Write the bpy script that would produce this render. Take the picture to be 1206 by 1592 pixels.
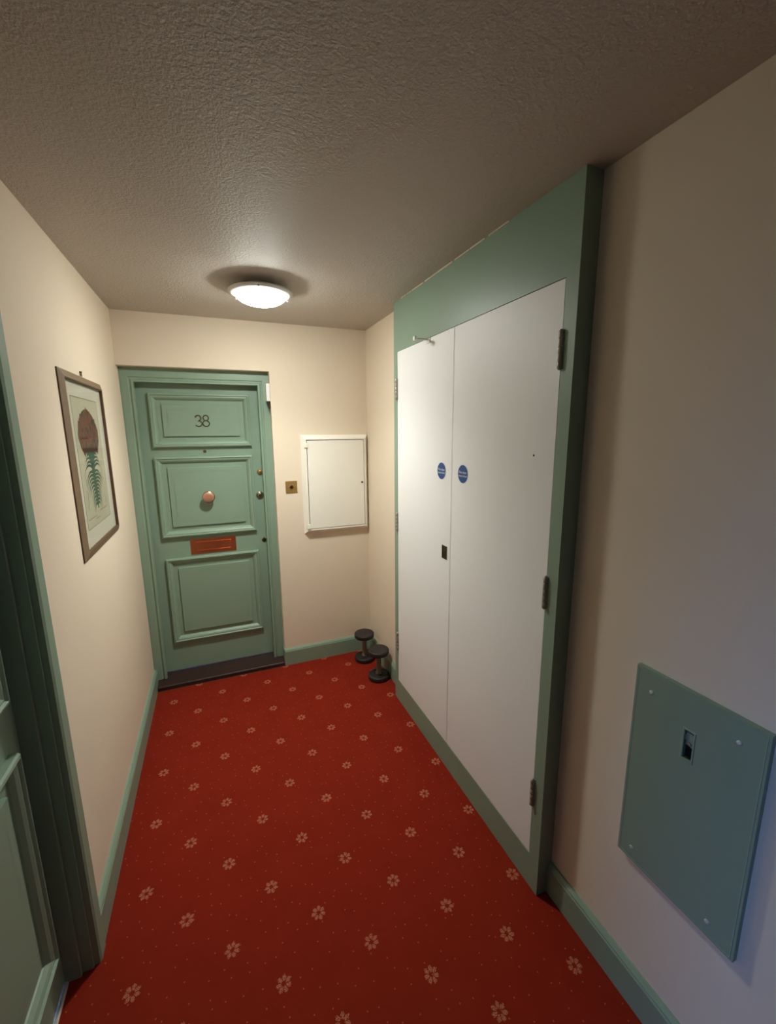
import bpy, bmesh, math, random
from mathutils import Vector, Matrix

for _o in list(bpy.data.objects):
    bpy.data.objects.remove(_o)
SC = bpy.context.scene
COL = SC.collection
PI = math.pi


def lin(r, g, b):
    def f(c):
        c /= 255.0
        return c / 12.92 if c <= 0.04045 else ((c + 0.055) / 1.055) ** 2.4
    return (f(r), f(g), f(b), 1.0)


# ------------------------------------------------------------------ camera
CAM_LOC = Vector((0.4754, -2.8784, 1.6449))
YAW, PITCH, ROLL, FPX = 0.3851, -0.1869, -0.0082, 658.424
_fw = Vector((math.sin(YAW) * math.cos(PITCH), math.cos(YAW) * math.cos(PITCH), math.sin(PITCH)))
_rt = Vector((math.cos(YAW), -math.sin(YAW), 0))
_up = _rt.cross(_fw)
_r = _rt * math.cos(ROLL) + _up * math.sin(ROLL)
_u = -_rt * math.sin(ROLL) + _up * math.cos(ROLL)
camd = bpy.data.cameras.new('camera')
camd.sensor_fit = 'HORIZONTAL'
camd.sensor_width = 36.0
camd.lens = 36.0 * FPX / 1206.0
camd.clip_start = 0.02
cam = bpy.data.objects.new('camera', camd)
COL.objects.link(cam)
cam.matrix_world = Matrix(((_r.x, _u.x, -_fw.x, CAM_LOC.x), (_r.y, _u.y, -_fw.y, CAM_LOC.y),
                           (_r.z, _u.z, -_fw.z, CAM_LOC.z), (0, 0, 0, 1)))
SC.camera = cam

# ------------------------------------------------------------------ world, exposure
SKY_STRENGTH = 21.0
LAMP_STRENGTH = 88.0
LAMP_DOWN = 44.0
LAMP_COLOR = (0.96, 1.0, 0.93, 1.0)
world = bpy.data.worlds.new('sky')
SC.world = world
world.use_nodes = True
wn = world.node_tree.nodes
wl = world.node_tree.links
wn.clear()
wo = wn.new('ShaderNodeOutputWorld')
wb = wn.new('ShaderNodeBackground')
wtc = wn.new('ShaderNodeTexCoord')
wsx = wn.new('ShaderNodeSeparateXYZ')
wcr = wn.new('ShaderNodeValToRGB')
wcr.color_ramp.elements[0].position = 0.46
wcr.color_ramp.elements[0].color = (0.02, 0.02, 0.018, 1)
wcr.color_ramp.elements[1].position = 0.56
wcr.color_ramp.elements[1].color = (0.18, 0.40, 1.0, 1)
wmr = wn.new('ShaderNodeMapRange')
wmr.inputs[1].default_value = -1
wmr.inputs[2].default_value = 1
wl.new(wtc.outputs['Generated'], wsx.inputs[0])
wl.new(wsx.outputs['Z'], wmr.inputs[0])
wl.new(wmr.outputs[0], wcr.inputs[0])
wl.new(wcr.outputs[0], wb.inputs['Color'])
wb.inputs['Strength'].default_value = SKY_STRENGTH
wl.new(wb.outputs[0], wo.inputs[0])

SC.view_settings.view_transform = 'Standard'
SC.view_settings.look = 'None'
SC.view_settings.gamma = 1.0
SC.view_settings.use_curve_mapping = False
SC.view_settings.exposure = 0.0

# ------------------------------------------------------------------ dimensions (metres)
W = 1.486          # corridor width; left wall x=0, back wall y=0
H = 2.32           # ceiling
XC = 1.4246        # face of the cupboard
YC1, YC2 = -0.6405, -1.9249
XO, ZT = 0.836, 2.028   # entrance opening
HB, TB = 0.123, 0.018   # skirting height, thickness
YN = -5.6         # unseen wall behind the camera, set far back to lose bounced light
YH = -2.62         # made-up, unseen hall turning off to the left starts here
YHF = -3.95        # and ends here
XH = -2.6          # end of that hall


# ------------------------------------------------------------------ materials
def nmat(name):
    m = bpy.data.materials.new(name)
    m.use_nodes = True
    nt = m.node_tree
    return m, nt, nt.nodes['Principled BSDF']


def noise(nt, scale, detail=3.0, rough=0.55, vec=None):
    n = nt.nodes.new('ShaderNodeTexNoise')
    n.inputs['Scale'].default_value = scale
    n.inputs['Detail'].default_value = detail
    n.inputs['Roughness'].default_value = rough
    if vec is None:
        t = nt.nodes.new('ShaderNodeTexCoord')
        vec = t.outputs['Object']
    nt.links.new(vec, n.inputs['Vector'])
    return n


def paint(name, col, rough=0.5, var=0.06, vscale=5.0, bscale=180.0, bstr=0.08, metal=0.0, bdist=0.002, spec=0.5):
    m, nt, p = nmat(name)
    n = noise(nt, vscale, 4.0)
    mix = nt.nodes.new('ShaderNodeMix')
    mix.data_type = 'RGBA'
    a = [max(0.0, c * (1 - var)) for c in col[:3]] + [1]
    b = [min(1.0, c * (1 + var)) for c in col[:3]] + [1]
    mix.inputs[6].default_value = a
    mix.inputs[7].default_value = b
    nt.links.new(n.outputs['Fac'], mix.inputs[0])
    nt.links.new(mix.outputs[2], p.inputs['Base Color'])
    p.inputs['Roughness'].default_value = rough
    p.inputs['Metallic'].default_value = metal
    p.inputs['Specular IOR Level'].default_value = spec
    if bstr > 0:
        nb = noise(nt, bscale, 3.0)
        bp = nt.nodes.new('ShaderNodeBump')
        bp.inputs['Strength'].default_value = bstr
        bp.inputs['Distance'].default_value = bdist
        nt.links.new(nb.outputs['Fac'], bp.inputs['Height'])
        nt.links.new(bp.outputs[0], p.inputs['Normal'])
    return m


GREEN = lin(134, 156, 136)
M = {}
M['wall'] = paint('magnolia_wall_paint', lin(229, 212, 190), 0.75, 0.03, 2.0, 120, 0.12, spec=0.25)
M['green'] = paint('sage_green_paint', GREEN, 0.42, 0.05, 3.0, 90, 0.015)
M['white_door'] = paint('white_door_paint', lin(240, 238, 238), 0.5, 0.02, 1.6, 50, 0.05)
M['plastic'] = paint('off_white_plastic', lin(240, 234, 222), 0.4, 0.02, 6, 100, 0.02)
M['white'] = paint('white_enamel', lin(232, 230, 224), 0.4, 0.02, 6, 100, 0.02)
M['steel'] = paint('dull_steel', lin(172, 163, 152), 0.4, 0.1, 30, 200, 0.05, metal=0.3)
M['brass'] = paint('aged_brass', lin(184, 146, 86), 0.38, 0.15, 25, 200, 0.05, metal=0.6)
M['copper'] = paint('polished_copper_brass', lin(214, 124, 82), 0.3, 0.22, 14, 120, 0.04, metal=0.85)
M['rose_brass'] = paint('rubbed_rose_brass', lin(196, 142, 116), 0.45, 0.12, 25, 200, 0.03, metal=0.5)
M['nickel'] = paint('worn_nickel', lin(190, 175, 150), 0.25, 0.1, 25, 200, 0.03, metal=1.0)
M['dark_brass'] = paint('dark_bronze', lin(62, 48, 28), 0.4, 0.15, 30, 200, 0.05, metal=0.6)
M['number'] = paint('tarnished_number_brass', lin(84, 74, 50), 0.45, 0.15, 40, 200, 0.05, metal=0.4)
M['black'] = paint('black_hole', lin(12, 11, 9), 0.7, 0.1, 20, 100, 0.0)
M['rubber'] = paint('black_vinyl', lin(40, 33, 31), 0.55, 0.12, 30, 220, 0.1)
M['bar'] = paint('grey_handle_metal', lin(128, 120, 108), 0.4, 0.08, 30, 150, 0.05, metal=0.25)
M['sill'] = paint('dark_stained_timber', lin(52, 30, 24), 0.45, 0.25, 12, 60, 0.1)
M['frame_wood'] = paint('weathered_frame_wood', lin(128, 104, 80), 0.5, 0.22, 22, 90, 0.25)
M['frame_lip'] = paint('dark_frame_lip', lin(84, 58, 38), 0.5, 0.2, 22, 90, 0.2)
M['paper'] = paint('ivory_mount_paper', lin(216, 210, 194), 0.8, 0.02, 4, 100, 0.02, spec=0.2)
M['print'] = paint('aged_print_paper', lin(194, 185, 162), 0.8, 0.06, 12, 100, 0.02, spec=0.2)
M['ink_line'] = paint('print_line_ink', lin(120, 112, 90), 0.85, 0.1, 30, 100, 0, spec=0.1)
M['ink_red'] = paint('printed_russet_ink', lin(112, 62, 50), 0.85, 0.35, 60, 100, 0, spec=0.1)
M['ink_dark'] = paint('printed_umber_ink', lin(74, 46, 38), 0.85, 0.3, 60, 100, 0, spec=0.1)
M['ink_green'] = paint('printed_leaf_ink', lin(64, 88, 68), 0.85, 0.3, 60, 100, 0, spec=0.1)
M['blue'] = paint('sign_blue', lin(30, 74, 140), 0.4, 0.03, 20, 100, 0.0)
M['screw'] = paint('painted_screw_head', lin(196, 200, 190), 0.5, 0.1, 40, 100, 0)
M['caulk'] = paint('pale_caulk', lin(226, 214, 190), 0.7, 0.1, 40, 100, 0.1)
M['alu'] = paint('aluminium_strip', lin(190, 184, 170), 0.5, 0.06, 20, 150, 0.03, metal=0.2)


def mat_ceiling():
    m, nt, p = nmat('stippled_artex')
    p.inputs['Base Color'].default_value = lin(192, 181, 170)
    p.inputs['Roughness'].default_value = 0.62
    p.inputs['Specular IOR Level'].default_value = 0.4
    t = nt.nodes.new('ShaderNodeTexCoord')
    n1 = noise(nt, 120.0, 2.0, 0.5, t.outputs['Object'])
    n2 = noise(nt, 210.0, 2.0, 0.5, t.outputs['Object'])
    ad = nt.nodes.new('ShaderNodeMath')
    ad.operation = 'MULTIPLY_ADD'
    nt.links.new(n2.outputs['Fac'], ad.inputs[0])
    ad.inputs[1].default_value = 0.4
    nt.links.new(n1.outputs['Fac'], ad.inputs[2])
    bp = nt.nodes.new('ShaderNodeBump')
    bp.inputs['Strength'].default_value = 0.5
    bp.inputs['Distance'].default_value = 0.006
    nt.links.new(ad.outputs[0], bp.inputs['Height'])
    nt.links.new(bp.outputs[0], p.inputs['Normal'])
    return m


def mat_carpet():
    m, nt, p = nmat('red_patterned_carpet')
    L = nt.links

    def math_(op, a, b=None, c=None):
        n = nt.nodes.new('ShaderNodeMath')
        n.operation = op
        for i, v in enumerate((a, b, c)):
            if v is None:
                continue
            if isinstance(v, (int, float)):
                n.inputs[i].default_value = v
            else:
                L.new(v, n.inputs[i])
        return n.outputs[0]

    g = nt.nodes.new('ShaderNodeNewGeometry')
    # slight wobble, as woven motifs are never perfectly crisp
    nw = noise(nt, 260.0, 1.0, 0.5, g.outputs['Position'])
    sx = nt.nodes.new('ShaderNodeSeparateXYZ')
    L.new(g.outputs['Position'], sx.inputs[0])
    X, Y = sx.outputs[0], sx.outputs[1]
    px, py = 0.2827, 0.3016
    masks = []
    for ox, oy in ((0.688, -0.171), (0.688 + px / 2, -0.171 - py / 2)):
        dx = math_('MULTIPLY', math_('SUBTRACT', math_('FRACT', math_('MULTIPLY_ADD', X, 1 / px, 50.5 - ox / px)), 0.5), px)
        dy = math_('MULTIPLY', math_('SUBTRACT', math_('FRACT', math_('MULTIPLY_ADD', Y, 1 / py, 50.5 - oy / py)), 0.5), py)
        r = math_('SQRT', math_('ADD', math_('MULTIPLY', dx, dx), math_('MULTIPLY', dy, dy)))
        th = math_('ARCTAN2', dy, dx)
        pet = math_('ABSOLUTE', math_('SINE', math_('MULTIPLY', th, 3.5)))
        # petal outer radius 12..20 mm, hollow centre
        ro = math_('MULTIPLY_ADD', pet, 0.009, 0.0145)
        rr = math_('ADD', r, math_('MULTIPLY_ADD', nw.outputs['Fac'], 0.014, -0.007))
        inside = math_('LESS_THAN', rr, ro)
        outside = math_('GREATER_THAN', rr, 0.0075)
        gap = math_('GREATER_THAN', pet, 0.3)
        masks.append(math_('MULTIPLY', math_('MULTIPLY', inside, outside), gap))
    mask = math_('MAXIMUM', masks[0], masks[1])
    # weave broken up
    nb = noise(nt, 420.0, 1.0, 0.5, g.outputs['Position'])
    brk = nt.nodes.new('ShaderNodeMapRange')
    brk.inputs[1].default_value = 0.40
    brk.inputs[2].default_value = 0.52
    L.new(nb.outputs['Fac'], brk.inputs[0])
    mask = math_('MULTIPLY', mask, brk.outputs[0])
    # scattered pin dots
    vo = nt.nodes.new('ShaderNodeTexVoronoi')
    vo.voronoi_dimensions = '2D'
    vo.inputs['Scale'].default_value = 19.0
    vo.inputs['Randomness'].default_value = 0.75
    L.new(g.outputs['Position'], vo.inputs['Vector'])
    dot = math_('LESS_THAN', vo.outputs['Distance'], 0.042)
    # base
    nc = noise(nt, 7.0, 4.0, 0.6, g.outputs['Position'])
    cr = nt.nodes.new('ShaderNodeMix')
    cr.data_type = 'RGBA'
    cr.inputs[6].default_value = lin(126, 34, 20)
    cr.inputs[7].default_value = lin(140, 42, 26)
    L.new(nc.outputs['Fac'], cr.inputs[0])
    m1 = nt.nodes.new('ShaderNodeMix')
    m1.data_type = 'RGBA'
    L.new(math_('MULTIPLY', dot, 0.45), m1.inputs[0])
    L.new(cr.outputs[2], m1.inputs[6])
    m1.inputs[7].default_value = lin(196, 120, 84)
    m2 = nt.nodes.new('ShaderNodeMix')
    m2.data_type = 'RGBA'
    L.new(math_('MULTIPLY', mask, 0.95), m2.inputs[0])
    L.new(m1.outputs[2], m2.inputs[6])
    m2.inputs[7].default_value = lin(190, 122, 94)
    L.new(m2.outputs[2], p.inputs['Base Color'])
    p.inputs['Roughness'].default_value = 1.0
    p.inputs['Specular IOR Level'].default_value = 0.05
    bn = noise(nt, 500.0, 2.0, 0.6, g.outputs['Position'])
    bp = nt.nodes.new('ShaderNodeBump')
    bp.inputs['Strength'].default_value = 0.5
    bp.inputs['Distance'].default_value = 0.003
    L.new(bn.outputs['Fac'], bp.inputs['Height'])
    L.new(bp.outputs[0], p.inputs['Normal'])
    return m


def mat_emit(name, col, strength):
    m = bpy.data.materials.new(name)
    m.use_nodes = True
    nt = m.node_tree
    nt.nodes.clear()
    o = nt.nodes.new('ShaderNodeOutputMaterial')
    e = nt.nodes.new('ShaderNodeEmission')
    e.inputs[0].default_value = col
    e.inputs[1].default_value = strength
    nt.links.new(e.outputs[0], o.inputs[0])
    return m


def mat_glass(name, tint=(1, 1, 1, 1)):
    m = bpy.data.materials.new(name)
    m.use_nodes = True
    nt = m.node_tree
    nt.nodes.clear()
    o = nt.nodes.new('ShaderNodeOutputMaterial')
    t = nt.nodes.new('ShaderNodeBsdfTransparent')
    t.inputs[0].default_value = tint
    g = nt.nodes.new('ShaderNodeBsdfGlossy')
    g.inputs['Roughness'].default_value = 0.08
    lw = nt.nodes.new('ShaderNodeLayerWeight')      # Schlick, the same from both faces of the pane
    lw.inputs['Blend'].default_value = 0.5
    pw = nt.nodes.new('ShaderNodeMath')
    pw.operation = 'POWER'
    pw.inputs[1].default_value = 5.0
    nt.links.new(lw.outputs['Facing'], pw.inputs[0])
    f = nt.nodes.new('ShaderNodeMath')
    f.operation = 'MULTIPLY_ADD'
    f.inputs[1].default_value = 0.5
    f.inputs[2].default_value = 0.02
    nt.links.new(pw.outputs[0], f.inputs[0])
    x = nt.nodes.new('ShaderNodeMixShader')
    nt.links.new(f.outputs[0], x.inputs[0])
    nt.links.new(t.outputs[0], x.inputs[1])
    nt.links.new(g.outputs[0], x.inputs[2])
    nt.links.new(x.outputs[0], o.inputs[0])
    return m


M['ceiling'] = mat_ceiling()
M['carpet'] = mat_carpet()
M['diffuser'] = mat_emit('lit_opal_glass', LAMP_COLOR, LAMP_STRENGTH)
M['glass'] = mat_glass('clear_glass', (0.97, 0.97, 0.96, 1))


# ------------------------------------------------------------------ mesh helpers
class Frame:
    """local u, v, n axes on a surface"""
    def __init__(s, o, u, v, n):
        s.o, s.u, s.v, s.n = Vector(o), Vector(u), Vector(v), Vector(n)

    def __call__(s, a, b, c=0.0):
        return s.o + s.u * a + s.v * b + s.n * c


WORLD = Frame((0, 0, 0), (1, 0, 0), (0, 1, 0), (0, 0, 1))


class MB:
    def __init__(s):
        s.v, s.f, s.m, s.sm = [], [], [], []
        s.mi = 0

    def face(s, idx, smooth=False):
        s.f.append(idx)
        s.m.append(s.mi)
        s.sm.append(smooth)

    def box(s, a0, a1, b0, b1, c0, c1, fr=WORLD):
        i = len(s.v)
        for c in (c0, c1):
            for a, b in ((a0, b0), (a1, b0), (a1, b1), (a0, b1)):
                s.v.append(fr(a, b, c))
        for q in ((3, 2, 1, 0), (4, 5, 6, 7), (0, 1, 5, 4), (1, 2, 6, 5), (2, 3, 7, 6), (3, 0, 4, 7)):
            s.face([i + k for k in q])
        return s

    def prism(s, poly, c0, c1, fr=WORLD):
        i = len(s.v)
        n = len(poly)
        for c in (c0, c1):
            for a, b in poly:
                s.v.append(fr(a, b, c))
        s.face([i + n - 1 - k for k in range(n)])
        s.face([i + n + k for k in range(n)])
        for k in range(n):
            j = (k + 1) % n
            s.face([i + k, i + j, i + n + j, i + n + k])
        return s

    def lathe(s, prof, ctr, fr=WORLD, seg=40, smooth=True):
        """prof: (radius, height along n); ctr = (u, v)"""
        i = len(s.v)
        for r, h in prof:
            for k in range(seg):
                t = 2 * PI * k / seg
                s.v.append(fr(ctr[0] + r * math.cos(t), ctr[1] + r * math.sin(t), h))
        for j in range(len(prof) - 1):
            for k in range(seg):
                q = (k + 1) % seg
                s.face([i + j * seg + k, i + j * seg + q, i + (j + 1) * seg + q, i + (j + 1) * seg + k], smooth)
        s.face([i + seg - 1 - k for k in range(seg)])
        b = i + (len(prof) - 1) * seg
        s.face([b + k for k in range(seg)])
        return s

    def sweep(s, path, prof, fr=WORLD, closed=False):
        """path: 2D points in (u,v); prof: (offset to the left of travel, height n); mitred corners"""
        n = len(path)
        i0 = len(s.v)
        np_ = len(prof)
        for k in range(n):
            p = Vector(path[k])
            d1 = d2 = None
            if k > 0 or closed:
                d1 = (p - Vector(path[k - 1])).normalized()
            if k < n - 1 or closed:
                d2 = (Vector(path[(k + 1) % n]) - p).normalized()
            d1 = d1 or d2
            d2 = d2 or d1
            n1 = Vector((-d1.y, d1.x))
            n2 = Vector((-d2.y, d2.x))
            b = (n1 + n2)
            b = b / max(1e-6, b.dot(n1))
            for off, h in prof:
                q = p + b * off
                s.v.append(fr(q.x, q.y, h))
        cnt = n if closed else n - 1
        for k in range(cnt):
            a = i0 + k * np_
            c = i0 + ((k + 1) % n) * np_
            for j in range(np_ - 1):
                s.face([a + j, c + j, c + j + 1, a + j + 1])
        if not closed:
            s.face([i0 + j for j in range(np_)])
            e = i0 + (n - 1) * np_
            s.face([e + np_ - 1 - j for j in range(np_)])
        return s

    def tube(s, pts, r, seg=8, closed=False):
        pts = [Vector(p) for p in pts]
        n = len(pts)
        i0 = len(s.v)
        ref = None
        for k in range(n):
            a = pts[k - 1] if (k > 0 or closed) else pts[k]
            b = pts[(k + 1) % n] if (k < n - 1 or closed) else pts[k]
            d = (b - a).normalized()
            if ref is None:
                ref = d.orthogonal().normalized()
            ref = (ref - d * ref.dot(d)).normalized()
            o = d.cross(ref)
            for j in range(seg):
                t = 2 * PI * j / seg
                s.v.append(pts[k] + (ref * math.cos(t) + o * math.sin(t)) * r)
        cnt = n if closed else n - 1
        for k in range(cnt):
            for j in range(seg):
                q = (j + 1) % seg
                a = i0 + k * seg
                c = i0 + ((k + 1) % n) * seg
                s.face([a + j, a + q, c + q, c + j], True)
        if not closed:
            s.face([i0 + seg - 1 - j for j in range(seg)])
            s.face([i0 + (n - 1) * seg + j for j in range(seg)])
        return s

    def add_mesh(s, me, fr):
        i = len(s.v)
        for v in me.vertices:
            s.v.append(fr(v.co.x, v.co.y, v.co.z))
        for p in me.polygons:
            s.face([i + k for k in p.vertices])
        return s

    def build(s, name, mat, parent=None, loc=(0, 0, 0), bevel=0.0, bseg=2):
        """link as ONE mesh object; vertices are given in world space, the origin goes to the thing's base"""
        off = Vector(loc)
        q = parent
        while q is not None:
            off = off + q.location
            q = q.parent
        me = bpy.data.meshes.new(name)
        me.from_pydata([tuple(Vector(v) - off) for v in s.v], [], s.f)
        for m in (mat if isinstance(mat, (list, tuple)) else [mat]):
            me.materials.append(M[m])
        for p, mi, sm in zip(me.polygons, s.m, s.sm):
            p.material_index = mi
            p.use_smooth = sm
        bm = bmesh.new()
        bm.from_mesh(me)
        bmesh.ops.recalc_face_normals(bm, faces=bm.faces[:])
        if bevel > 0:
            es = [e for e in bm.edges if len(e.link_faces) == 2 and e.calc_face_angle(0) > 0.6]
            bmesh.ops.bevel(bm, geom=es, offset=bevel, segments=bseg, affect='EDGES', profile=0.5, clamp_overlap=True)
        bm.to_mesh(me)
        bm.free()
        o = bpy.data.objects.new(name, me)
        COL.objects.link(o)
        o.parent = parent
        o.location = loc
        return o


def tag(o, label=None, cat=None, group=None, kind=None):
    if label:
        o['label'] = label
    if cat:
        o['category'] = cat
    if group:
        o['group'] = group
    if kind:
        o['kind'] = kind
    return o


def empty(name, loc):
    o = bpy.data.objects.new(name, None)
    o.empty_display_size = 0.05
    COL.objects.link(o)
    o.location = loc
    return o


def text_mesh(body, size, extrude=0.0):
    cu = bpy.data.curves.new('lettering', 'FONT')
    cu.body = body
    cu.size = size
    cu.align_x = 'CENTER'
    cu.align_y = 'CENTER'
    cu.extrude = extrude
    cu.resolution_u = 3
    o = bpy.data.objects.new('lettering', cu)
    COL.objects.link(o)
    dg = bpy.context.evaluated_depsgraph_get()
    me = bpy.data.meshes.new_from_object(o.evaluated_get(dg))
    bpy.data.objects.remove(o)
    return me


# surface frames: u, v along the surface, n out of it into the room
F_BACK = Frame((0, 0, 0), (1, 0, 0), (0, 0, 1), (0, -1, 0))      # u = x
F_LEFT = Frame((0, 0, 0), (0, 1, 0), (0, 0, 1), (1, 0, 0))       # u = y
F_RIGHT = Frame((0, 0, 0), (0, -1, 0), (0, 0, 1), (-1, 0, 0))    # u = -y

# ------------------------------------------------------------------ room shell
tag(MB().box(XH - 0.2, W + 0.15, YN - 0.15, 0.25, -0.1, 0).build('floor', 'carpet'),
    'red fitted carpet with small tan flower motifs', kind='structure')
tag(MB().box(XH - 0.2, W + 0.15, YN - 0.15, 0.25, H, H + 0.1).build('ceiling', 'ceiling'),
    'pale stippled plaster ceiling', kind='structure')

# back wall with the opening of the entrance door
b = MB()
b.box(XO, W, 0, 0.2, 0, H)
b.box(0, XO, 0, 0.2, ZT, H)
tag(b.build('wall_back', 'wall'), 'cream end wall around the numbered green door', kind='structure')

# left wall with the opening of the side door
D2A, D2B = -1.5753, -2.345         # clear reveal of the side door
ZT2 = 2.02
b = MB()
b.box(-0.16, 0, D2A + 0.02, 0.25, 0, H)
b.box(-0.16, 0, D2B - 0.02, D2A + 0.02, ZT2 + 0.02, H)
b.box(-0.16, 0, YH, D2B - 0.02, 0, H)
tag(b.build('wall_left', 'wall'), 'cream left wall with the framed print', kind='structure')
tag(MB().box(W, W + 0.15, YN, 0.25, 0, H).build('wall_right', 'wall'),
    'cream right wall behind the cupboard and the green wall panel', kind='structure')
tag(MB().box(XH - 0.2, W + 0.15, YN - 0.15, YN, 0, H).build('wall_front', 'green'),  # unseen; green here and on the hall walls to absorb bounced light
    'green wall behind the camera', kind='structure')
tag(MB().box(XH, -0.16, YH, YH + 0.12, 0, H).build('wall_added_hall_side', 'green'),
    'green wall of the made-up hall turning off to the left', kind='structure')
tag(MB().box(XH - 0.2, 0, YN - 0.15, YHF, 0, H).build('wall_added_hall_near', 'green'),
    'green wall on the near side of the made-up side hall', kind='structure')
# end of the made-up hall, with a window added for cool light
WY0, WY1, WZ0, WZ1 = -3.75, -2.85, 0.85, 2.05
b = MB()
b.box(XH - 0.2, XH, YHF, WY0, 0, H)
b.box(XH - 0.2, XH, WY1, YH + 0.12, 0, H)
b.box(XH - 0.2, XH, WY0, WY1, 0, WZ0)
b.box(XH - 0.2, XH, WY0, WY1, WZ1, H)
tag(b.build('wall_added_hall_end', 'wall'), 'cream wall with an added window at the end of the made-up side hall', kind='structure')
win = tag(empty('window_added_1', (XH - 0.1, (WY0 + WY1) / 2, WZ0)), 'unseen white framed window added at the hall end for cool light', kind='structure')
b = MB()
b.sweep([(WY0, WZ0), (WY1, WZ0), (WY1, WZ1), (WY0, WZ1)], [(0, -0.03), (0.05, -0.03), (0.05, 0.03), (0, 0.03), (0, -0.03)],
        Frame((XH - 0.1, 0, 0), (0, 1, 0), (0, 0, 1), (1, 0, 0)), closed=True)
b.build('window_frame', 'white', win)
MB().box(XH - 0.103, XH - 0.097, WY0 + 0.045, WY1 - 0.045, WZ0 + 0.045, WZ1 - 0.045).build('pane', 'glass', win)
MB().box(XH - 0.12, XH + 0.03, WY0 - 0.03, WY1 + 0.03, WZ0 - 0.03, WZ0).build('window_sill', 'white', win)
pl = bpy.data.lights.new('window_portal', 'AREA')
pl.shape = 'RECTANGLE'
pl.size = WY1 - WY0
pl.size_y = WZ1 - WZ0
pl.cycles.is_portal = True
plo = bpy.data.objects.new('window_portal', pl)
COL.objects.link(plo)
plo.location = (XH - 0.19, (WY0 + WY1) / 2, (WZ0 + WZ1) / 2)
plo.rotation_euler = (0, -PI / 2, 0)

# skirting boards
SKIRT = [(0, 0), (TB, 0), (TB, 0.104), (TB - 0.003, 0.109), (TB - 0.003, 0.113), (0.007, HB), (0, HB)]


def skirting(name, p0, p1, nx, ny, label):
    """board from p0 to p1 (xy), standing out along (nx, ny)"""
    d = Vector((p1[0] - p0[0], p1[1] - p0[1], 0))
    ln = d.length
    fr = Frame((p0[0], p0[1], 0), (nx, ny, 0), (0, 0, 1), d.normalized())
    o = MB().prism(SKIRT, 0, ln, fr).build(name, 'green')
    return tag(o, label, kind='structure')


skirting('baseboard_left', (0, 0.055), (0, -1.4995), 1, 0, 'green skirting board along the left wall')
skirting('baseboard_back', (XO, 0), (W, 0), 0, -1, 'green skirting board under the white meter cabinet')
skirting('baseboard_right', (W, YC2), (W, YN), -1, 0, 'green skirting board under the green wall panel')
skirting('baseboard_corner', (W, -TB), (W, YC1), -1, 0, 'short green skirting board behind the two dumbbells')
skirting('baseboard_front', (0, YN), (W - TB, YN), 0, 1, 'green skirting board behind the camera')
skirting('baseboard_added_hall', (XH, YH), (0, YH), 0, -1, 'green skirting board of the made-up side hall')
b = MB()
b.box(XO - 0.006, XO, -TB, 0.054, 0, HB)
tag(b.build('trim_1', 'green', bevel=0.002), 'green skirting return beside the dark doorstep', kind='structure')

# ------------------------------------------------------------------ panelled doors
ARCH = [(0, 0), (0, 0.020), (0.010, 0.022), (0.040, 0.022), (0.046, 0.017), (0.052, 0.017), (0.058, 0.025), (0.069, 0.025), (0.071, 0.020), (0.071, 0)]
BOLECTION = [(0, 0), (0, 0.018), (0.003, 0.024), (0.010, 0.026), (0.015, 0.019), (0.020, 0.020), (0.029, 0.015), (0.038, 0.005), (0.040, -0.0005)]


def panelled_leaf(parent, fr, u0, u1, v0, v1, panels, thick, flip=False):
    """flat leaf with three bolection-moulded panels; fr.n = 0 is the leaf's face"""
    leaf = MB().box(u0, u1, v0, v1, -thick, 0, fr).build('door_leaf', 'green', parent)
    for (a0, a1, c0, c1) in panels:
        b = MB()
        b.sweep([(a0, c0), (a1, c0), (a1, c1), (a0, c1)], BOLECTION, fr, closed=True)
        b.build('panel_moulding', 'green', leaf)
        i = 0.068
        q = 0.006
        b = MB()
        b.sweep([(a0 + i, c0 + i), (a1 - i, c0 + i), (a1 - i, c1 - i), (a0 + i, c1 - i)],
                [(0, -0.0005), (0, 0.0105), (q * 0.2, 0.0115), (0.03, 0.0115)], fr, closed=True)
        b.box(a0 + i + 0.029, a1 - i - 0.029, c0 + i + 0.029, c1 - i - 0.029, 0.0, 0.0115, fr)
        b.build('raised_panel', 'green', leaf)
    return leaf


# --- door_1: the entrance, set back in its opening
d1 = tag(empty('door_1', (XO / 2, 0.1, 0)), 'green panelled entrance door numbered 38 with a copper letter plate', kind='structure')
YL = 0.120                          # face of the leaf
FL1 = Frame((0, YL, 0), (1, 0, 0), (0, 0, 1), (0, -1, 0))
FA1 = Frame((0, 0.077, 0), (1, 0, 0), (0, 0, 1), (0, -1, 0))
# architrave: travels up the right side, over the head, down the left; profile points inwards
b = MB()
b.sweep([(XO, 0.043), (XO, 2.014), (0, 2.014), (0, 0.043)], [(o_ * 1.0, h_) for o_, h_ in ARCH], FA1)
b.build('architrave', 'green', d1)
b = MB()
b.box(0.0, 0.067, 0.075, 0.1205, 0.03, ZT)
b.box(0.769 + 0.0, XO, 0.075, 0.1205, 0.03, ZT)
b.box(0.067, 0.769, 0.075, 0.1205, 1.947, ZT)
b.build('door_lining', 'green', d1)
# head fillet between plaster and architrave
MB().box(0.0, XO, 0.058, 0.077, 2.012, ZT).build('head_fillet', 'green', d1)
# doorstep
b = MB()
b.prism([(0.018, 0.0), (-0.2, 0.0), (-0.2, 0.052), (-0.12, 0.050), (-0.05, 0.039), (0.010, 0.030), (0.018, 0.026), (0.019, 0.016), (0.012, 0.012)],
        0, XO - 0.006 - 0.018, Frame((0.018, 0, 0), (0, -1, 0), (0, 0, 1), (1, 0, 0)))
b.build('doorstep', 'sill', d1)
leaf1 = panelled_leaf(d1, FL1, 0.03, 0.81, 0.056, 1.97,
                      [(0.129, 0.711, 1.560, 1.888), (0.127, 0.708, 0.985, 1.500), (0.131, 0.709, 0.262, 0.843)], 0.045)
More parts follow.
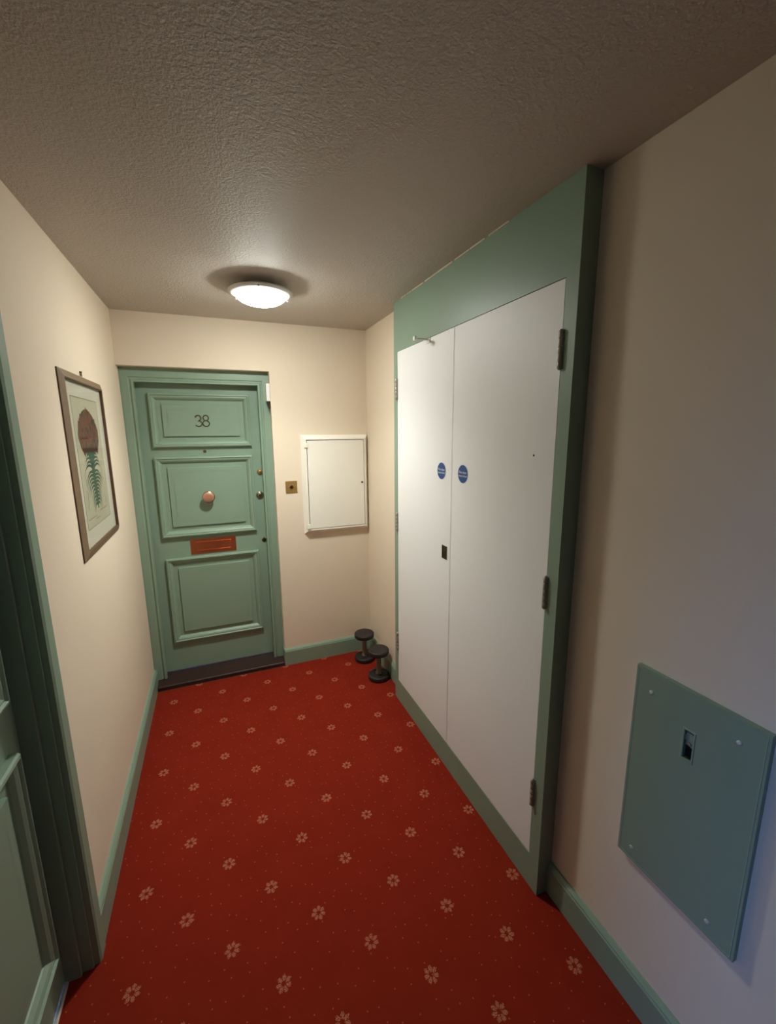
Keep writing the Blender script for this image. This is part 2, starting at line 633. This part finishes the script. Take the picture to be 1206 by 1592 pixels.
# house number
for dig, cx in (('3', 0.398), ('8', 0.443)):
    b = MB()
    z0 = 1.7235
    pts = []
    hh = 0.0140
    if dig == '3':
        for t in range(150, -91, -12):
            a = math.radians(t)
            pts.append(FL1(cx + 0.0165 * math.cos(a), z0 + 0.0175 + 0.0165 * math.sin(a), hh))
        for t in range(78, -151, -12):
            a = math.radians(t)
            pts.append(FL1(cx + 0.0005 + 0.0195 * math.cos(a), z0 - 0.0165 + 0.0180 * math.sin(a), hh))
        b.tube(pts, 0.0033)
        b.lathe([(0.0008, 0.0185), (0.0045, 0.0175), (0.0048, 0.011)], (cx - 0.0140, z0 + 0.0245), FL1, 12)
    else:
        for t in range(0, 360, 15):
            a = math.radians(t)
            pts.append(FL1(cx + 0.0155 * math.cos(a), z0 + 0.0180 + 0.0165 * math.sin(a), hh))
        b.tube(pts, 0.0033, closed=True)
        pts = []
        for t in range(0, 360, 15):
            a = math.radians(t)
            pts.append(FL1(cx + 0.0190 * math.cos(a), z0 - 0.0165 + 0.0180 * math.sin(a), hh))
        b.tube(pts, 0.0033, closed=True)
    tag(b.build('house_number', 'number', leaf1), 'thin tarnished metal numeral ' + dig)
# spyhole
b = MB()
b.lathe([(0.010, 0), (0.010, 0.003), (0.008, 0.005), (0.006, 0.005), (0.0055, 0.002)], (0.420, 1.531), FL1, 24)
tag(b.build('spyhole', 'number', leaf1), 'small round brass spyhole')
# centre knob
b = MB()
b.lathe([(0.026, 0), (0.026, 0.004), (0.022, 0.007), (0.013, 0.010), (0.012, 0.030), (0.018, 0.038), (0.032, 0.044), (0.0385, 0.052),
         (0.039, 0.057), (0.036, 0.062), (0.033, 0.0635)], (0.420, 1.241), FL1, 40)
k_ = b.build('door_knob', 'nickel', leaf1)
tag(k_, 'round copper-faced centre knob')
b = MB()
b.lathe([(0.0335, 0.0632), (0.031, 0.0655), (0.022, 0.068), (0.010, 0.069)], (0.420, 1.241), FL1, 40)
b.build('knob_face', 'rose_brass', leaf1)
# locks
for (cx, cz, r, mt, lab) in ((0.7525, 1.386, 0.0185, 'brass', 'upper brass lock cylinder'), (0.743, 1.227, 0.0245, 'nickel', 'bright round latch lock')):
    b = MB()
    b.lathe([(r, 0), (r, 0.005), (r * 0.88, 0.009), (r * 0.62, 0.010), (r * 0.58, 0.015), (r * 0.50, 0.017), (r * 0.2, 0.017)], (cx, cz), FL1, 32)
    tag(b.build('door_lock', mt, leaf1), lab)
    MB().box(cx - 0.002, cx + 0.002, cz - 0.009, cz + 0.006, 0.0168, 0.0178, FL1).build('keyhole', 'black', leaf1)
b = MB()
b.lathe([(0.017, 0), (0.017, 0.003), (0.014, 0.005)], (0.753, 0.912), FL1, 4, smooth=False)
b.lathe([(0.0125, 0.004), (0.0125, 0.0065), (0.006, 0.008)], (0.753, 0.912), FL1, 20)
tag(b.build('keyhole_cover', 'dark_brass', leaf1), 'dark bronze keyhole cover')
# letter plate
u0, u1, v0, v1 = 0.2835, 0.567, 0.8565, 0.9585
lp = MB().box(u0, u1, v0, v1, 0, 0.004, FL1).build('letter_plate', 'copper', leaf1, bevel=0.0015)
tag(lp, 'polished copper letter plate')
b = MB()
i = 0.020
b.sweep([(u0 + i + 0.012, v0 + i), (u1 - i - 0.012, v0 + i), (u1 - i - 0.012, v1 - i), (u0 + i + 0.012, v1 - i)],
        [(0, 0.0038), (0.001, 0.0068), (0.0045, 0.0068), (0.0055, 0.0045)], FL1, closed=True)
b.box(u0 + i + 0.017, u1 - i - 0.017, v0 + i + 0.005, v1 - i - 0.005, 0.003, 0.0048, FL1)
b.build('letter_flap', 'copper', leaf1)
# small white door contact at the head of the frame, with its dark lower end
tag(MB().box(0.812, 0.8355, 0.002, 0.052, 1.845, 1.955).build('door_contact', 'white', d1, bevel=0.003), 'white plastic door contact strip')
b = MB()
b.prism([(0.814, 1.845), (0.8355, 1.845), (0.8355, 1.80), (0.828, 1.80)], 0.004, 0.045, Frame((0, 0.05, 0), (1, 0, 0), (0, 0, 1), (0, -1, 0)))
b.build('contact_end', 'dark_brass', d1)

# --- door_2: the side door in the left wall, nearest the camera
XL2 = -0.070
d2 = tag(empty('door_2', (-0.05, (D2A + D2B) / 2, 0)), 'dark green panelled door at the left edge beside the framed print', kind='structure')
FL2 = Frame((XL2, 0, 0), (0, 1, 0), (0, 0, 1), (1, 0, 0))
b = MB()
prof = [(-0.001, 0), (-0.001, 0.018), (0.004, 0.021), (0.046, 0.021), (0.054, 0.017), (0.056, 0.0)]
b.sweep([(-1.500, 0), (-1.500, ZT2 + 0.075), (-2.42, ZT2 + 0.075), (-2.42, 0)], prof, F_LEFT)
b.build('architrave', 'green', d2)
b = MB()
for s_, y in ((1, D2A), (-1, D2B)):
    ya, yb = sorted((y, y + s_ * 0.0205))
    b.box(XL2 - 0.003, -0.028, ya, yb, 0, ZT2)
    ya, yb = sorted((y - s_ * -0.012, y + s_ * 0.0205))
    b.box(-0.028, 0.0015, ya, yb, 0, ZT2)
b.box(XL2 - 0.003, 0.0015, D2B - 0.02, D2A + 0.02, ZT2, ZT2 + 0.021)
b.build('door_lining', 'green', d2)
panels2 = [(D2B + 0.065, D2A - 0.058, 1.560, 1.888), (D2B + 0.065, D2A - 0.058, 0.985, 1.500), (D2B + 0.065, D2A - 0.058, 0.172, 0.843)]
leaf2 = panelled_leaf(d2, FL2, D2B - 0.018, D2A + 0.018, 0.012, ZT2 + 0.015, panels2, 0.045)
b = MB()
b.prism([(-0.075, 0), (-0.060, 0), (-0.060, 0.003), (-0.064, 0.0055), (-0.071, 0.0055), (-0.075, 0.003)], D2B, D2A,
        Frame((0, 0, 0), (1, 0, 0), (0, 0, 1), (0, 1, 0)))
tag(b.build('threshold_strip', 'alu', d2), 'thin bright metal carpet strip')

# ------------------------------------------------------------------ built-in cupboard
cb = tag(empty('service_cupboard', (XC, (YC1 + YC2) / 2, 0)), 'tall built-in cupboard with two plain white doors in a green casing', 'cupboard')
ZD0, ZD1 = 0.1333, 2.0668
YD1, YS, YD2 = -0.6831, -1.2755, -1.878
XB = W - 0.0005
MB().box(XC, XB, YC2, YC1, ZD1, H - 0.0004).build('header_panel', 'green', cb)
MB().box(XC, XB, YC2, YC1, 0.0005, ZD0).build('plinth', 'green', cb)
MB().box(XC, XB, YD1, YC1, ZD0, ZD1).build('stile', 'green', cb)
MB().box(XC, XB, YC2, YD2, ZD0, ZD1).build('stile', 'green', cb)
MB().box(XB - 0.012, XB, YD2, YD1, ZD0, ZD1).build('backing', 'black', cb)  # black sheet standing for the dark cavity behind the door gaps
b = MB()
random.seed(4)
yy = YC1 - 0.1
while yy > -1.62:
    l_ = random.uniform(0.04, 0.12)
    b.box(XC - 0.0025, XC + 0.002, yy - l_, yy, H - 0.0045 - random.uniform(0, 0.001), H - 0.0006)
    yy -= l_ + random.uniform(-0.002, 0.03)
b.build('caulk_line', 'caulk', cb)
g = 0.002
XD = XC + 0.0015
dl = MB().box(XD, XD + 0.036, YS + g, YD1 - g * 0.5, ZD0 + 0.001, ZD1 - 0.0015).build('cupboard_door', 'white_door', cb, bevel=0.0012)
tag(dl, 'far white cupboard door with a dark finger pull')
dr = MB().box(XD, XD + 0.036, YD2 + 0.003, YS - g * 0.6, ZD0 + 0.001, ZD1 - 0.0015).build('cupboard_door', 'white_door', cb, bevel=0.0012)
tag(dr, 'near white cupboard door, plain')


def hinge(parent, y, z, side):
    b = MB()
    n = 5
    L_ = 0.106
    for k in range(n):
        z0 = z - L_ / 2 + k * L_ / n
        b.lathe([(0.0066, z0 + 0.0006), (0.0073, z0 + 0.0012), (0.0073, z0 + L_ / n - 0.0012), (0.0066, z0 + L_ / n - 0.0006)], (XC - 0.0045, y), WORLD, 16)
    b.lathe([(0.0035, z - L_ / 2 - 0.003), (0.0055, z - L_ / 2), (0.0055, z + L_ / 2), (0.0035, z + L_ / 2 + 0.003)], (XC - 0.0045, y), WORLD, 12)
    b.box(XC - 0.003, XC + 0.002, y - 0.0075, y + 0.0075, z - L_ / 2, z + L_ / 2)
    b.build('hinge', 'steel', parent)


for z in (1.873, 1.136, 0.395):
    hinge(dr, YD2 + 0.001, z, -1)
    hinge(dl, YD1 - 0.001, z, 1)
# recessed finger pull
b = MB()
yc, zc, hw, hh = -1.224, 1.096, 0.023, 0.031
FC = Frame((XD, 0, 0), (0, -1, 0), (0, 0, 1), (-1, 0, 0))
b.sweep([(-yc - hw, zc - hh), (-yc + hw, zc - hh), (-yc + hw, zc + hh), (-yc - hw, zc + hh)],
        [(0, 0), (0, 0.0015), (0.003, 0.002), (0.005, 0.0015), (0.0055, 0.0004)], FC, closed=True)
b.box(-yc - hw + 0.005, -yc + hw - 0.005, zc - hh + 0.005, zc + hh - 0.005, 0.0001, 0.0006, FC)
b.lathe([(0.006, 0.0005), (0.006, 0.0015), (0.004, 0.002)], (-yc, zc), FC, 16)
b.build('finger_pull', 'dark_brass', dl)
# white catch sticking out at the top of the far door
b = MB()
b.box(XC - 0.0025, XD, -1.066, -1.030, 2.043, 2.064)
b.box(XC - 0.068, XC - 0.001, -1.056, -1.044, 2.055, 2.061)
b.box(XC - 0.076, XC - 0.066, -1.060, -1.040, 2.050, 2.068)
b.build('door_catch', 'white', dl, bevel=0.001)
# stray screw hole in the near door
b = MB()
b.lathe([(0.0035, 0.0), (0.0035, 0.0006)], (1.784, 1.567), FC, 12)
b.build('screw_hole', 'black', dr)

# round fire signs, one on each cupboard door
for yc, zc, lab in ((-1.186, 1.469, 'round blue fire sign on the far cupboard door, above the finger pull'),
                    (-1.366, 1.470, 'round blue fire sign on the near cupboard door, without a pull below')):
    sg = tag(empty('fire_sign', (XD, yc, zc)), lab, 'sign', 'blue fire signs on the cupboard doors')
    MB().lathe([(0.0415, 0.0), (0.0415, 0.0008), (0.041, 0.001)], (-yc, zc), FC, 48).build('border', 'white', sg)
    MB().lathe([(0.0375, 0.0008), (0.0375, 0.0013)], (-yc, zc), FC, 48).build('disc', 'blue', sg)
    ft = Frame(FC(-yc, zc, 0.0014), FC.u, FC.v, FC.n)
    b = MB()
    b.add_mesh(text_mesh('Fire door', 0.0155, 0.0001), Frame(ft(0, 0.0065), ft.u, ft.v, ft.n))
    b.add_mesh(text_mesh('keep locked', 0.0130, 0.0001), Frame(ft(0, -0.0080), ft.u, ft.v, ft.n))
    b.build('lettering', 'white', sg)

# ------------------------------------------------------------------ meter cabinet
mc = tag(empty('meter_cabinet', (1.25, 0, 0.955)), 'white plastic meter cabinet on the end wall in the corner', 'cabinet')
a0, a1, c0, c1 = 1.014, 1.483, 0.955, 1.629
b = MB()
b.sweep([(a0, c0), (a1, c0), (a1, c1), (a0, c1)],
        [(0, 0.0), (0, 0.004), (0.021, 0.036), (0.024, 0.038), (0.031, 0.038), (0.032, 0.036), (0.032, 0.0)], F_BACK, closed=True)
b.build('cabinet_frame', 'plastic', mc)
md = MB().box(a0 + 0.0365, a1 - 0.0360, c0 + 0.0365, c1 - 0.0365, 0.002, 0.036, F_BACK).build('cabinet_door', 'plastic', mc, bevel=0.0015)
MB().box(a0 + 0.03, a1 - 0.03, c0 + 0.03, c1 - 0.03, 0.0005, 0.006, F_BACK).build('backing', 'black', mc)
for z in (c1 - 0.068, c0 + 0.052):
    MB().box(a0 + 0.015, a0 + 0.042, z - 0.016, z + 0.016, 0.026, 0.045, F_BACK).build('hinge', 'plastic', md, bevel=0.003)
b = MB()
b.lathe([(0.0095, 0.036), (0.0095, 0.0372), (0.0085, 0.0378)], (1.431, 1.297), F_BACK, 20)
b.build('lock_ring', 'plastic', md)
b = MB()
b.lathe([(0.0068, 0.0375), (0.0068, 0.0385), (0.004, 0.0388)], (1.431, 1.297), F_BACK, 20)
tag(b.build('lock_hole', 'black', md), 'small black lock hole')

# ------------------------------------------------------------------ brass bell push
bp_ = tag(empty('bell_push', (0.940, 0, 1.243)), 'square brass bell push plate between the green door and the meter cabinet', 'doorbell')
MB().box(0.901, 0.979, 1.244, 1.326, 0, 0.0045, F_BACK).build('face_plate', 'brass', bp_, bevel=0.002)
b = MB()
b.lathe([(0.021, 0.004), (0.021, 0.007), (0.018, 0.008), (0.0165, 0.0065)], (0.940, 1.285), F_BACK, 4, smooth=False)
b.build('surround', 'brass', bp_)
b = MB()
b.lathe([(0.012, 0.004), (0.012, 0.009), (0.010, 0.0105), (0.004, 0.011)], (0.940, 1.285), F_BACK, 24)
tag(b.build('push_button', 'dark_brass', bp_), 'dark round push button')

# ------------------------------------------------------------------ ceiling lamp
LX, LY = 0.733, -0.690
RZ = 2.2800                         # plane of the rim
la = tag(empty('ceiling_lamp', (LX, LY, H)), 'lit round flush ceiling lamp with a white rim', 'lamp')
b = MB()
b.lathe([(0.062, H), (0.062, RZ + 0.014), (0.075, RZ + 0.008), (0.112, RZ + 0.006), (0.112, RZ + 0.002)], (LX, LY), WORLD, 48)
b.build('mounting_pan', 'white', la)
b = MB()
n = 64
b.lathe([(0.108, RZ + 0.005), (0.143, RZ + 0.008), (0.1465, RZ + 0.005), (0.1455, RZ), (0.118, RZ - 0.009), (0.108, RZ - 0.007), (0.108, RZ + 0.005)], (LX, LY), WORLD, n)
b.f = b.f[:-2]
b.m = b.m[:-2]
b.sm = b.sm[:-2]
b.build('rim', 'white', la)
b = MB()
pr = []
for k in range(13):
    a = k / 12 * PI / 2
    pr.append((0.114 * math.cos(a) ** 1.15 + 0.0005, RZ - 0.006 - 0.046 * math.sin(a)))
b.lathe(pr, (LX, LY), WORLD, n)
b.build('diffuser', 'diffuser', la)
# added spot below the dome, brightening the floor and lower walls
sl = bpy.data.lights.new('lamp_down_spot', 'SPOT')
sl.energy = LAMP_DOWN
sl.color = LAMP_COLOR[:3]
sl.spot_size = math.radians(136)
sl.spot_blend = 1.0
sl.shadow_soft_size = 0.05
slo = bpy.data.objects.new('lamp_down_spot', sl)
COL.objects.link(slo)
slo.parent = la
slo.location = (0, 0, RZ - 0.105 - H)
for t in (-100, 20, 140):
    a = math.radians(t)
    b = MB()
    b.lathe([(0.003, RZ - 0.010), (0.0042, RZ - 0.008), (0.0042, RZ + 0.003)], (LX + 0.137 * math.cos(a), LY + 0.137 * math.sin(a)), WORLD, 10)
    b.build('clip', 'steel', la)

# ------------------------------------------------------------------ framed botanical print
pf = tag(empty('framed_print', (0, -0.77, 1.176)), 'framed botanical print of a russet flower head on the left wall', 'picture')
y0, y1, z0, z1 = -1.070, -0.468, 1.178, 1.872
cor = [(y0, z0), (y1, z0), (y1, z1), (y0, z1)]
fw = 0.032
# reverse section: thin at the outside, highest at the sight edge, then a dark lip down to the glass
RP = [(0.0, 0.0008), (0.0, 0.0045), (0.002, 0.0058), (0.024, 0.0150), (0.027, 0.0160), (0.030, 0.0155), (fw, 0.0140), (fw, 0.0030), (0.028, 0.0008)]
for k in range(4):
    # one mitred rail per side
    P, Q = Vector(cor[k]), Vector(cor[(k + 1) % 4])
    d = (Q - P).normalized()
    nn = Vector((-d.y, d.x))
    b = MB()
    for base, s_ in ((P, 1), (Q, -1)):
        for off, h in RP:
            q = base + nn * off + d * (off * s_)
            b.v.append(F_LEFT(q.x, q.y, h))
    m_ = len(RP)
    for j in range(m_):
        j2 = (j + 1) % m_
        b.mi = 1 if j in (0, 4, 5, 6) else 0  # dark tone for the lip; outer edge gets it as painted shade
        b.face([j, m_ + j, m_ + j2, j2])
    b.mi = 0
    b.face([j for j in range(m_)])
    b.face([2 * m_ - 1 - j for j in range(m_)])
    b.build('frame_rail', ['frame_wood', 'frame_lip'], pf)
XP = 0.0035
FP = Frame((XP, 0, 0), (0, 1, 0), (0, 0, 1), (1, 0, 0))
MB().box(y0 + 0.0285, y1 - 0.0285, z0 + 0.0285, z1 - 0.0285, 0.001, XP, F_LEFT).build('mount_card', 'paper', pf)
# sheet inside the mount
pa0, pa1, pz0, pz1 = -0.965, -0.585, 1.277, 1.787
MB().box(pa0, pa1, pz0, pz1, 0.0, 0.0004, FP).build('print_sheet', 'print', pf)
b = MB()
for (p_, q_, r_, s_) in ((pa0, pa1, pz1 - 0.003, pz1), (pa0, pa1, pz0, pz0 + 0.002), (pa0, pa0 + 0.002, pz0, pz1), (pa1 - 0.002, pa1, pz0, pz1)):
    b.box(p_, q_, r_, s_, 0.0003, 0.0006, FP)
b.build('plate_line', 'ink_line', pf)
random.seed(11)
PCX = -0.777


def blob(b, pts, h):
    i = len(b.v)
    for p_ in pts:
        b.v.append(FP(p_[0], p_[1], h))
    b.face([i + k for k in range(len(pts))])


def head_width(t):
    """half width of the flower head, t = 0 at its foot, 1 at its tip"""
    if t < 0.4:
        return 0.100 + 0.042 * math.sin(t / 0.4 * PI / 2)
    return 0.142 * math.sqrt(max(0.0, 1 - ((t - 0.4) / 0.62) ** 2))


# flower head: a shaggy russet mass, its petals overlapping upwards
b = MB()
b.mi = 1
outl = []
for k in range(25):
    t = k / 24
    outl.append((PCX + 0.95 * head_width(t), 1.576 + 0.165 * t))
for k in range(24, -1, -1):
    t = k / 24
    outl.append((PCX - 0.95 * head_width(t), 1.576 + 0.165 * t))
blob(b, outl, 0.0007)
rows = 11
for rI in range(rows):
    t = rI / (rows - 1)
    zz = 1.584 + 0.148 * t
    wd = head_width(t) * 0.99
    nP = max(4, int(wd / 0.012))
    for k in range(nP + 1):
        s_ = -1 + 2 * k / nP
        ang = PI / 2 - s_ * 0.7 * (0.4 + 0.6 * t)
        ln = 0.034 + random.uniform(-0.005, 0.010)
        hw = 0.0125
        ax_ = Vector((math.cos(ang), math.sin(ang)))
        pxv = Vector((-ax_.y, ax_.x))
        c_ = Vector((PCX + s_ * wd * 0.97 + random.uniform(-0.004, 0.004), zz - 0.012 * s_ * s_))
        poly = [c_ - ax_ * ln * 0.45, c_ - pxv * hw, c_ + ax_ * ln * 0.40 - pxv * hw * 0.7, c_ + ax_ * ln * 0.62, c_ + ax_ * ln * 0.40 + pxv * hw * 0.7, c_ + pxv * hw]
        b.mi = 1 if (s_ > 0.1 and random.random() < 0.30) or random.random() < 0.14 or rI < 1 else 0
        blob(b, [(q.x, q.y) for q in poly], 0.0010 + 0.00003 * (rows - rI) + random.random() * 0.00002)
# dark line across the head and at its foot
b.mi = 1
blob(b, [(PCX - 0.125, 1.632), (PCX - 0.02, 1.632), (PCX - 0.02, 1.628), (PCX - 0.125, 1.627)], 0.0015)
blob(b, [(PCX - 0.085, 1.584), (PCX + 0.085, 1.581), (PCX + 0.085, 1.573), (PCX - 0.085, 1.575)], 0.0015)
b.build('printed_flower', ['ink_red', 'ink_dark'], pf)
# stem with curling leaves
b = MB()
blob(b, [(PCX - 0.062, 1.578), (PCX + 0.062, 1.578), (PCX + 0.030, 1.535), (PCX + 0.018, 1.47), (PCX + 0.010, 1.338), (PCX - 0.006, 1.338), (PCX - 0.016, 1.47), (PCX - 0.030, 1.535)], 0.0008)
for k in range(14):
    zz = 1.548 - k * 0.0148
    for s_ in (-1, 1):
        ln = (0.085 + 0.030 * math.sin(PI * min(1, k / 9.0)) - 0.006 * max(0, k - 8)) * random.uniform(0.88, 1.08)
        pts1, pts2 = [], []
        for j in range(9):
            t = j / 8
            x_ = PCX + s_ * (0.004 + ln * t)
            z_ = zz + (0.030 if k < 4 else 0.020) * math.sin(PI * t * 0.62) - (0.028 if k < 4 else 0.052) * t * t
            wv = 0.0058 * (1 - t) ** 0.5 + 0.0006
            pts1.append((x_, z_ + wv))
            pts2.append((x_, z_ - wv))
        blob(b, pts1 + pts2[::-1], 0.0010 + k * 0.000012)
for k in range(9):
    # faint side shoots
    s_ = -1 if k % 2 else 1
    zz = 1.53 - k * 0.02
    x_ = PCX + s_ * random.uniform(0.115, 0.145)
    pts = [(x_ + 0.008 * math.sin(j * 1.1 + k), zz - j * 0.008) for j in range(6)]
    blob(b, [(p_ - 0.0014, q_) for p_, q_ in pts] + [(p_ + 0.0014, q_) for p_, q_ in pts[::-1]], 0.0009)
b.build('printed_leaves', 'ink_green', pf)
# faint illegible caption strokes under the plant
b = MB()
for (cx, cz, wd) in ((-0.880, 1.314, 0.13), (-0.700, 1.326, 0.13), (-0.800, 1.302, 0.07)):
    pts = []
    for j in range(26):
        t = j / 25
        pts.append((cx - wd / 2 + wd * t, cz + 0.004 * math.sin(t * 40 + cx * 50) * (0.6 + 0.4 * math.sin(t * 9))))
    blob(b, [(p_, q_ - 0.0012) for p_, q_ in pts] + [(p_, q_ + 0.0012) for p_, q_ in pts[::-1]], 0.0008)
b.build('caption', 'ink_line', pf)
MB().box(y0 + 0.029, y1 - 0.029, z0 + 0.029, z1 - 0.029, 0.0056, 0.0070, F_LEFT).build('glass_pane', 'glass', pf)
b = MB()
b.tube([(0.004, -0.77 + 0.010 * math.cos(k * PI / 8), z1 + 0.002 + 0.014 * math.sin(k * PI / 8)) for k in range(9)], 0.0018, 6)
b.lathe([(0.004, 0), (0.004, 0.007), (0.002, 0.008)], (-0.77, z1 + 0.018), F_LEFT, 10)
b.build('hanging_ring', 'frame_lip', pf)

# ------------------------------------------------------------------ green access panel on the right wall
ap = tag(empty('access_panel', (W, -2.323, 0.455)), 'green access panel screwed to the right wall', 'panel')
u0, u1, v0, v1 = 2.1735, 2.4715, 0.4575, 1.0360
FR = Frame((W, 0, 0), (0, -1, 0), (0, 0, 1), (-1, 0, 0))
hx0, hx1, hz0, hz1 = 2.308, 2.331, 0.862, 0.938
b = MB()
# board with a real slot cut through it
TH = 0.014
b.box(u0, hx0, v0, v1, 0.0003, TH, FR)
b.box(hx1, u1, v0, v1, 0.0003, TH, FR)
b.box(hx0, hx1, v0, hz0, 0.0003, TH, FR)
b.box(hx0, hx1, hz1, v1, 0.0003, TH, FR)
b.build('board', 'green', ap)
b = MB()
b.sweep([(u0, v0), (u1, v0), (u1, v1), (u0, v1)], [(-0.0002, 0.0003), (-0.0002, TH - 0.004), (0.006, TH + 0.0006), (0.0075, TH)], FR, closed=True)
b.build('board_edge', 'green', ap)
b = MB()
b.sweep([(hx0, hz0), (hx1, hz0), (hx1, hz1), (hx0, hz1)], [(-0.005, TH - 0.0002), (-0.002, TH + 0.0012), (0.0008, TH + 0.0008), (0.0015, TH - 0.003)], FR, closed=True)
b.build('slot_lip', 'green', ap)
MB().box(hx0, hx1, hz0, hz1, 0.0003, 0.001, FR).build('slot_back', 'black', ap)
b = MB()
b.prism([(hx0, 0.910), (hx1, 0.908), (hx1, 0.930), (hx0 + 0.004, 0.932)], 0.002, 0.010, FR)
b.prism([(hx0 + 0.002, 0.897), (hx1 - 0.006, 0.893), (hx1 - 0.004, 0.911), (hx0 + 0.003, 0.911)], 0.002, 0.007, FR)
b.build('latch', 'green', ap)
b = MB()
b.lathe([(0.0035, 0.006), (0.0035, 0.010), (0.002, 0.0112)], (2.3195, 0.902), FR, 14)
tag(b.build('latch_pin', 'nickel', ap), 'bright metal latch pin')
for (uu, vv) in ((2.2185, 0.979), (2.4185, 0.982), (2.2140, 0.497), (2.4125, 0.496)):
    b = MB()
    b.lathe([(0.0058, TH - 0.0002), (0.0058, TH + 0.0008), (0.003, TH + 0.0014)], (uu, vv), FR, 16)
    b.build('screw', 'screw', ap)

# ------------------------------------------------------------------ dumbbells standing on end in the corner
RD, TD, HD = 0.071, 0.034, 0.212
D1 = (1.385, -0.155)


def disc_prof(z0):
    return [(RD - 0.010, z0), (RD - 0.003, z0 + 0.002), (RD, z0 + 0.007), (RD, z0 + TD - 0.007), (RD - 0.003, z0 + TD - 0.002), (RD - 0.010, z0 + TD),
            (RD - 0.013, z0 + TD - 0.0015), (0.016, z0 + TD - 0.001)]


db = empty('dumbbell', (D1[0], D1[1], 0))
tag(db, 'black dumbbell standing on end, the one nearer the meter cabinet', 'dumbbell', 'dumbbells in the corner')
for z0 in (0.0, HD - TD):
    MB().lathe(disc_prof(z0), D1, WORLD, 40).build('weight_disc', 'rubber', db)
b = MB()
b.lathe([(0.022, TD - 0.003), (0.022, TD + 0.008), (0.0165, TD + 0.012), (0.0175, HD / 2 - 0.02), (0.0185, HD / 2), (0.0175, HD / 2 + 0.02), (0.0165, HD - TD - 0.012),
         (0.022, HD - TD - 0.008), (0.022, HD - TD + 0.003)], D1, WORLD, 28)
b.build('handle', 'bar', db)
db2 = db.copy()
COL.objects.link(db2)
db2.location = (1.3955, -0.417, 0)
db2['label'] = 'black dumbbell standing on end, the one nearer the white cupboard door'
for ch in list(db.children):
    c_ = ch.copy()
    COL.objects.link(c_)
    c_.parent = db2
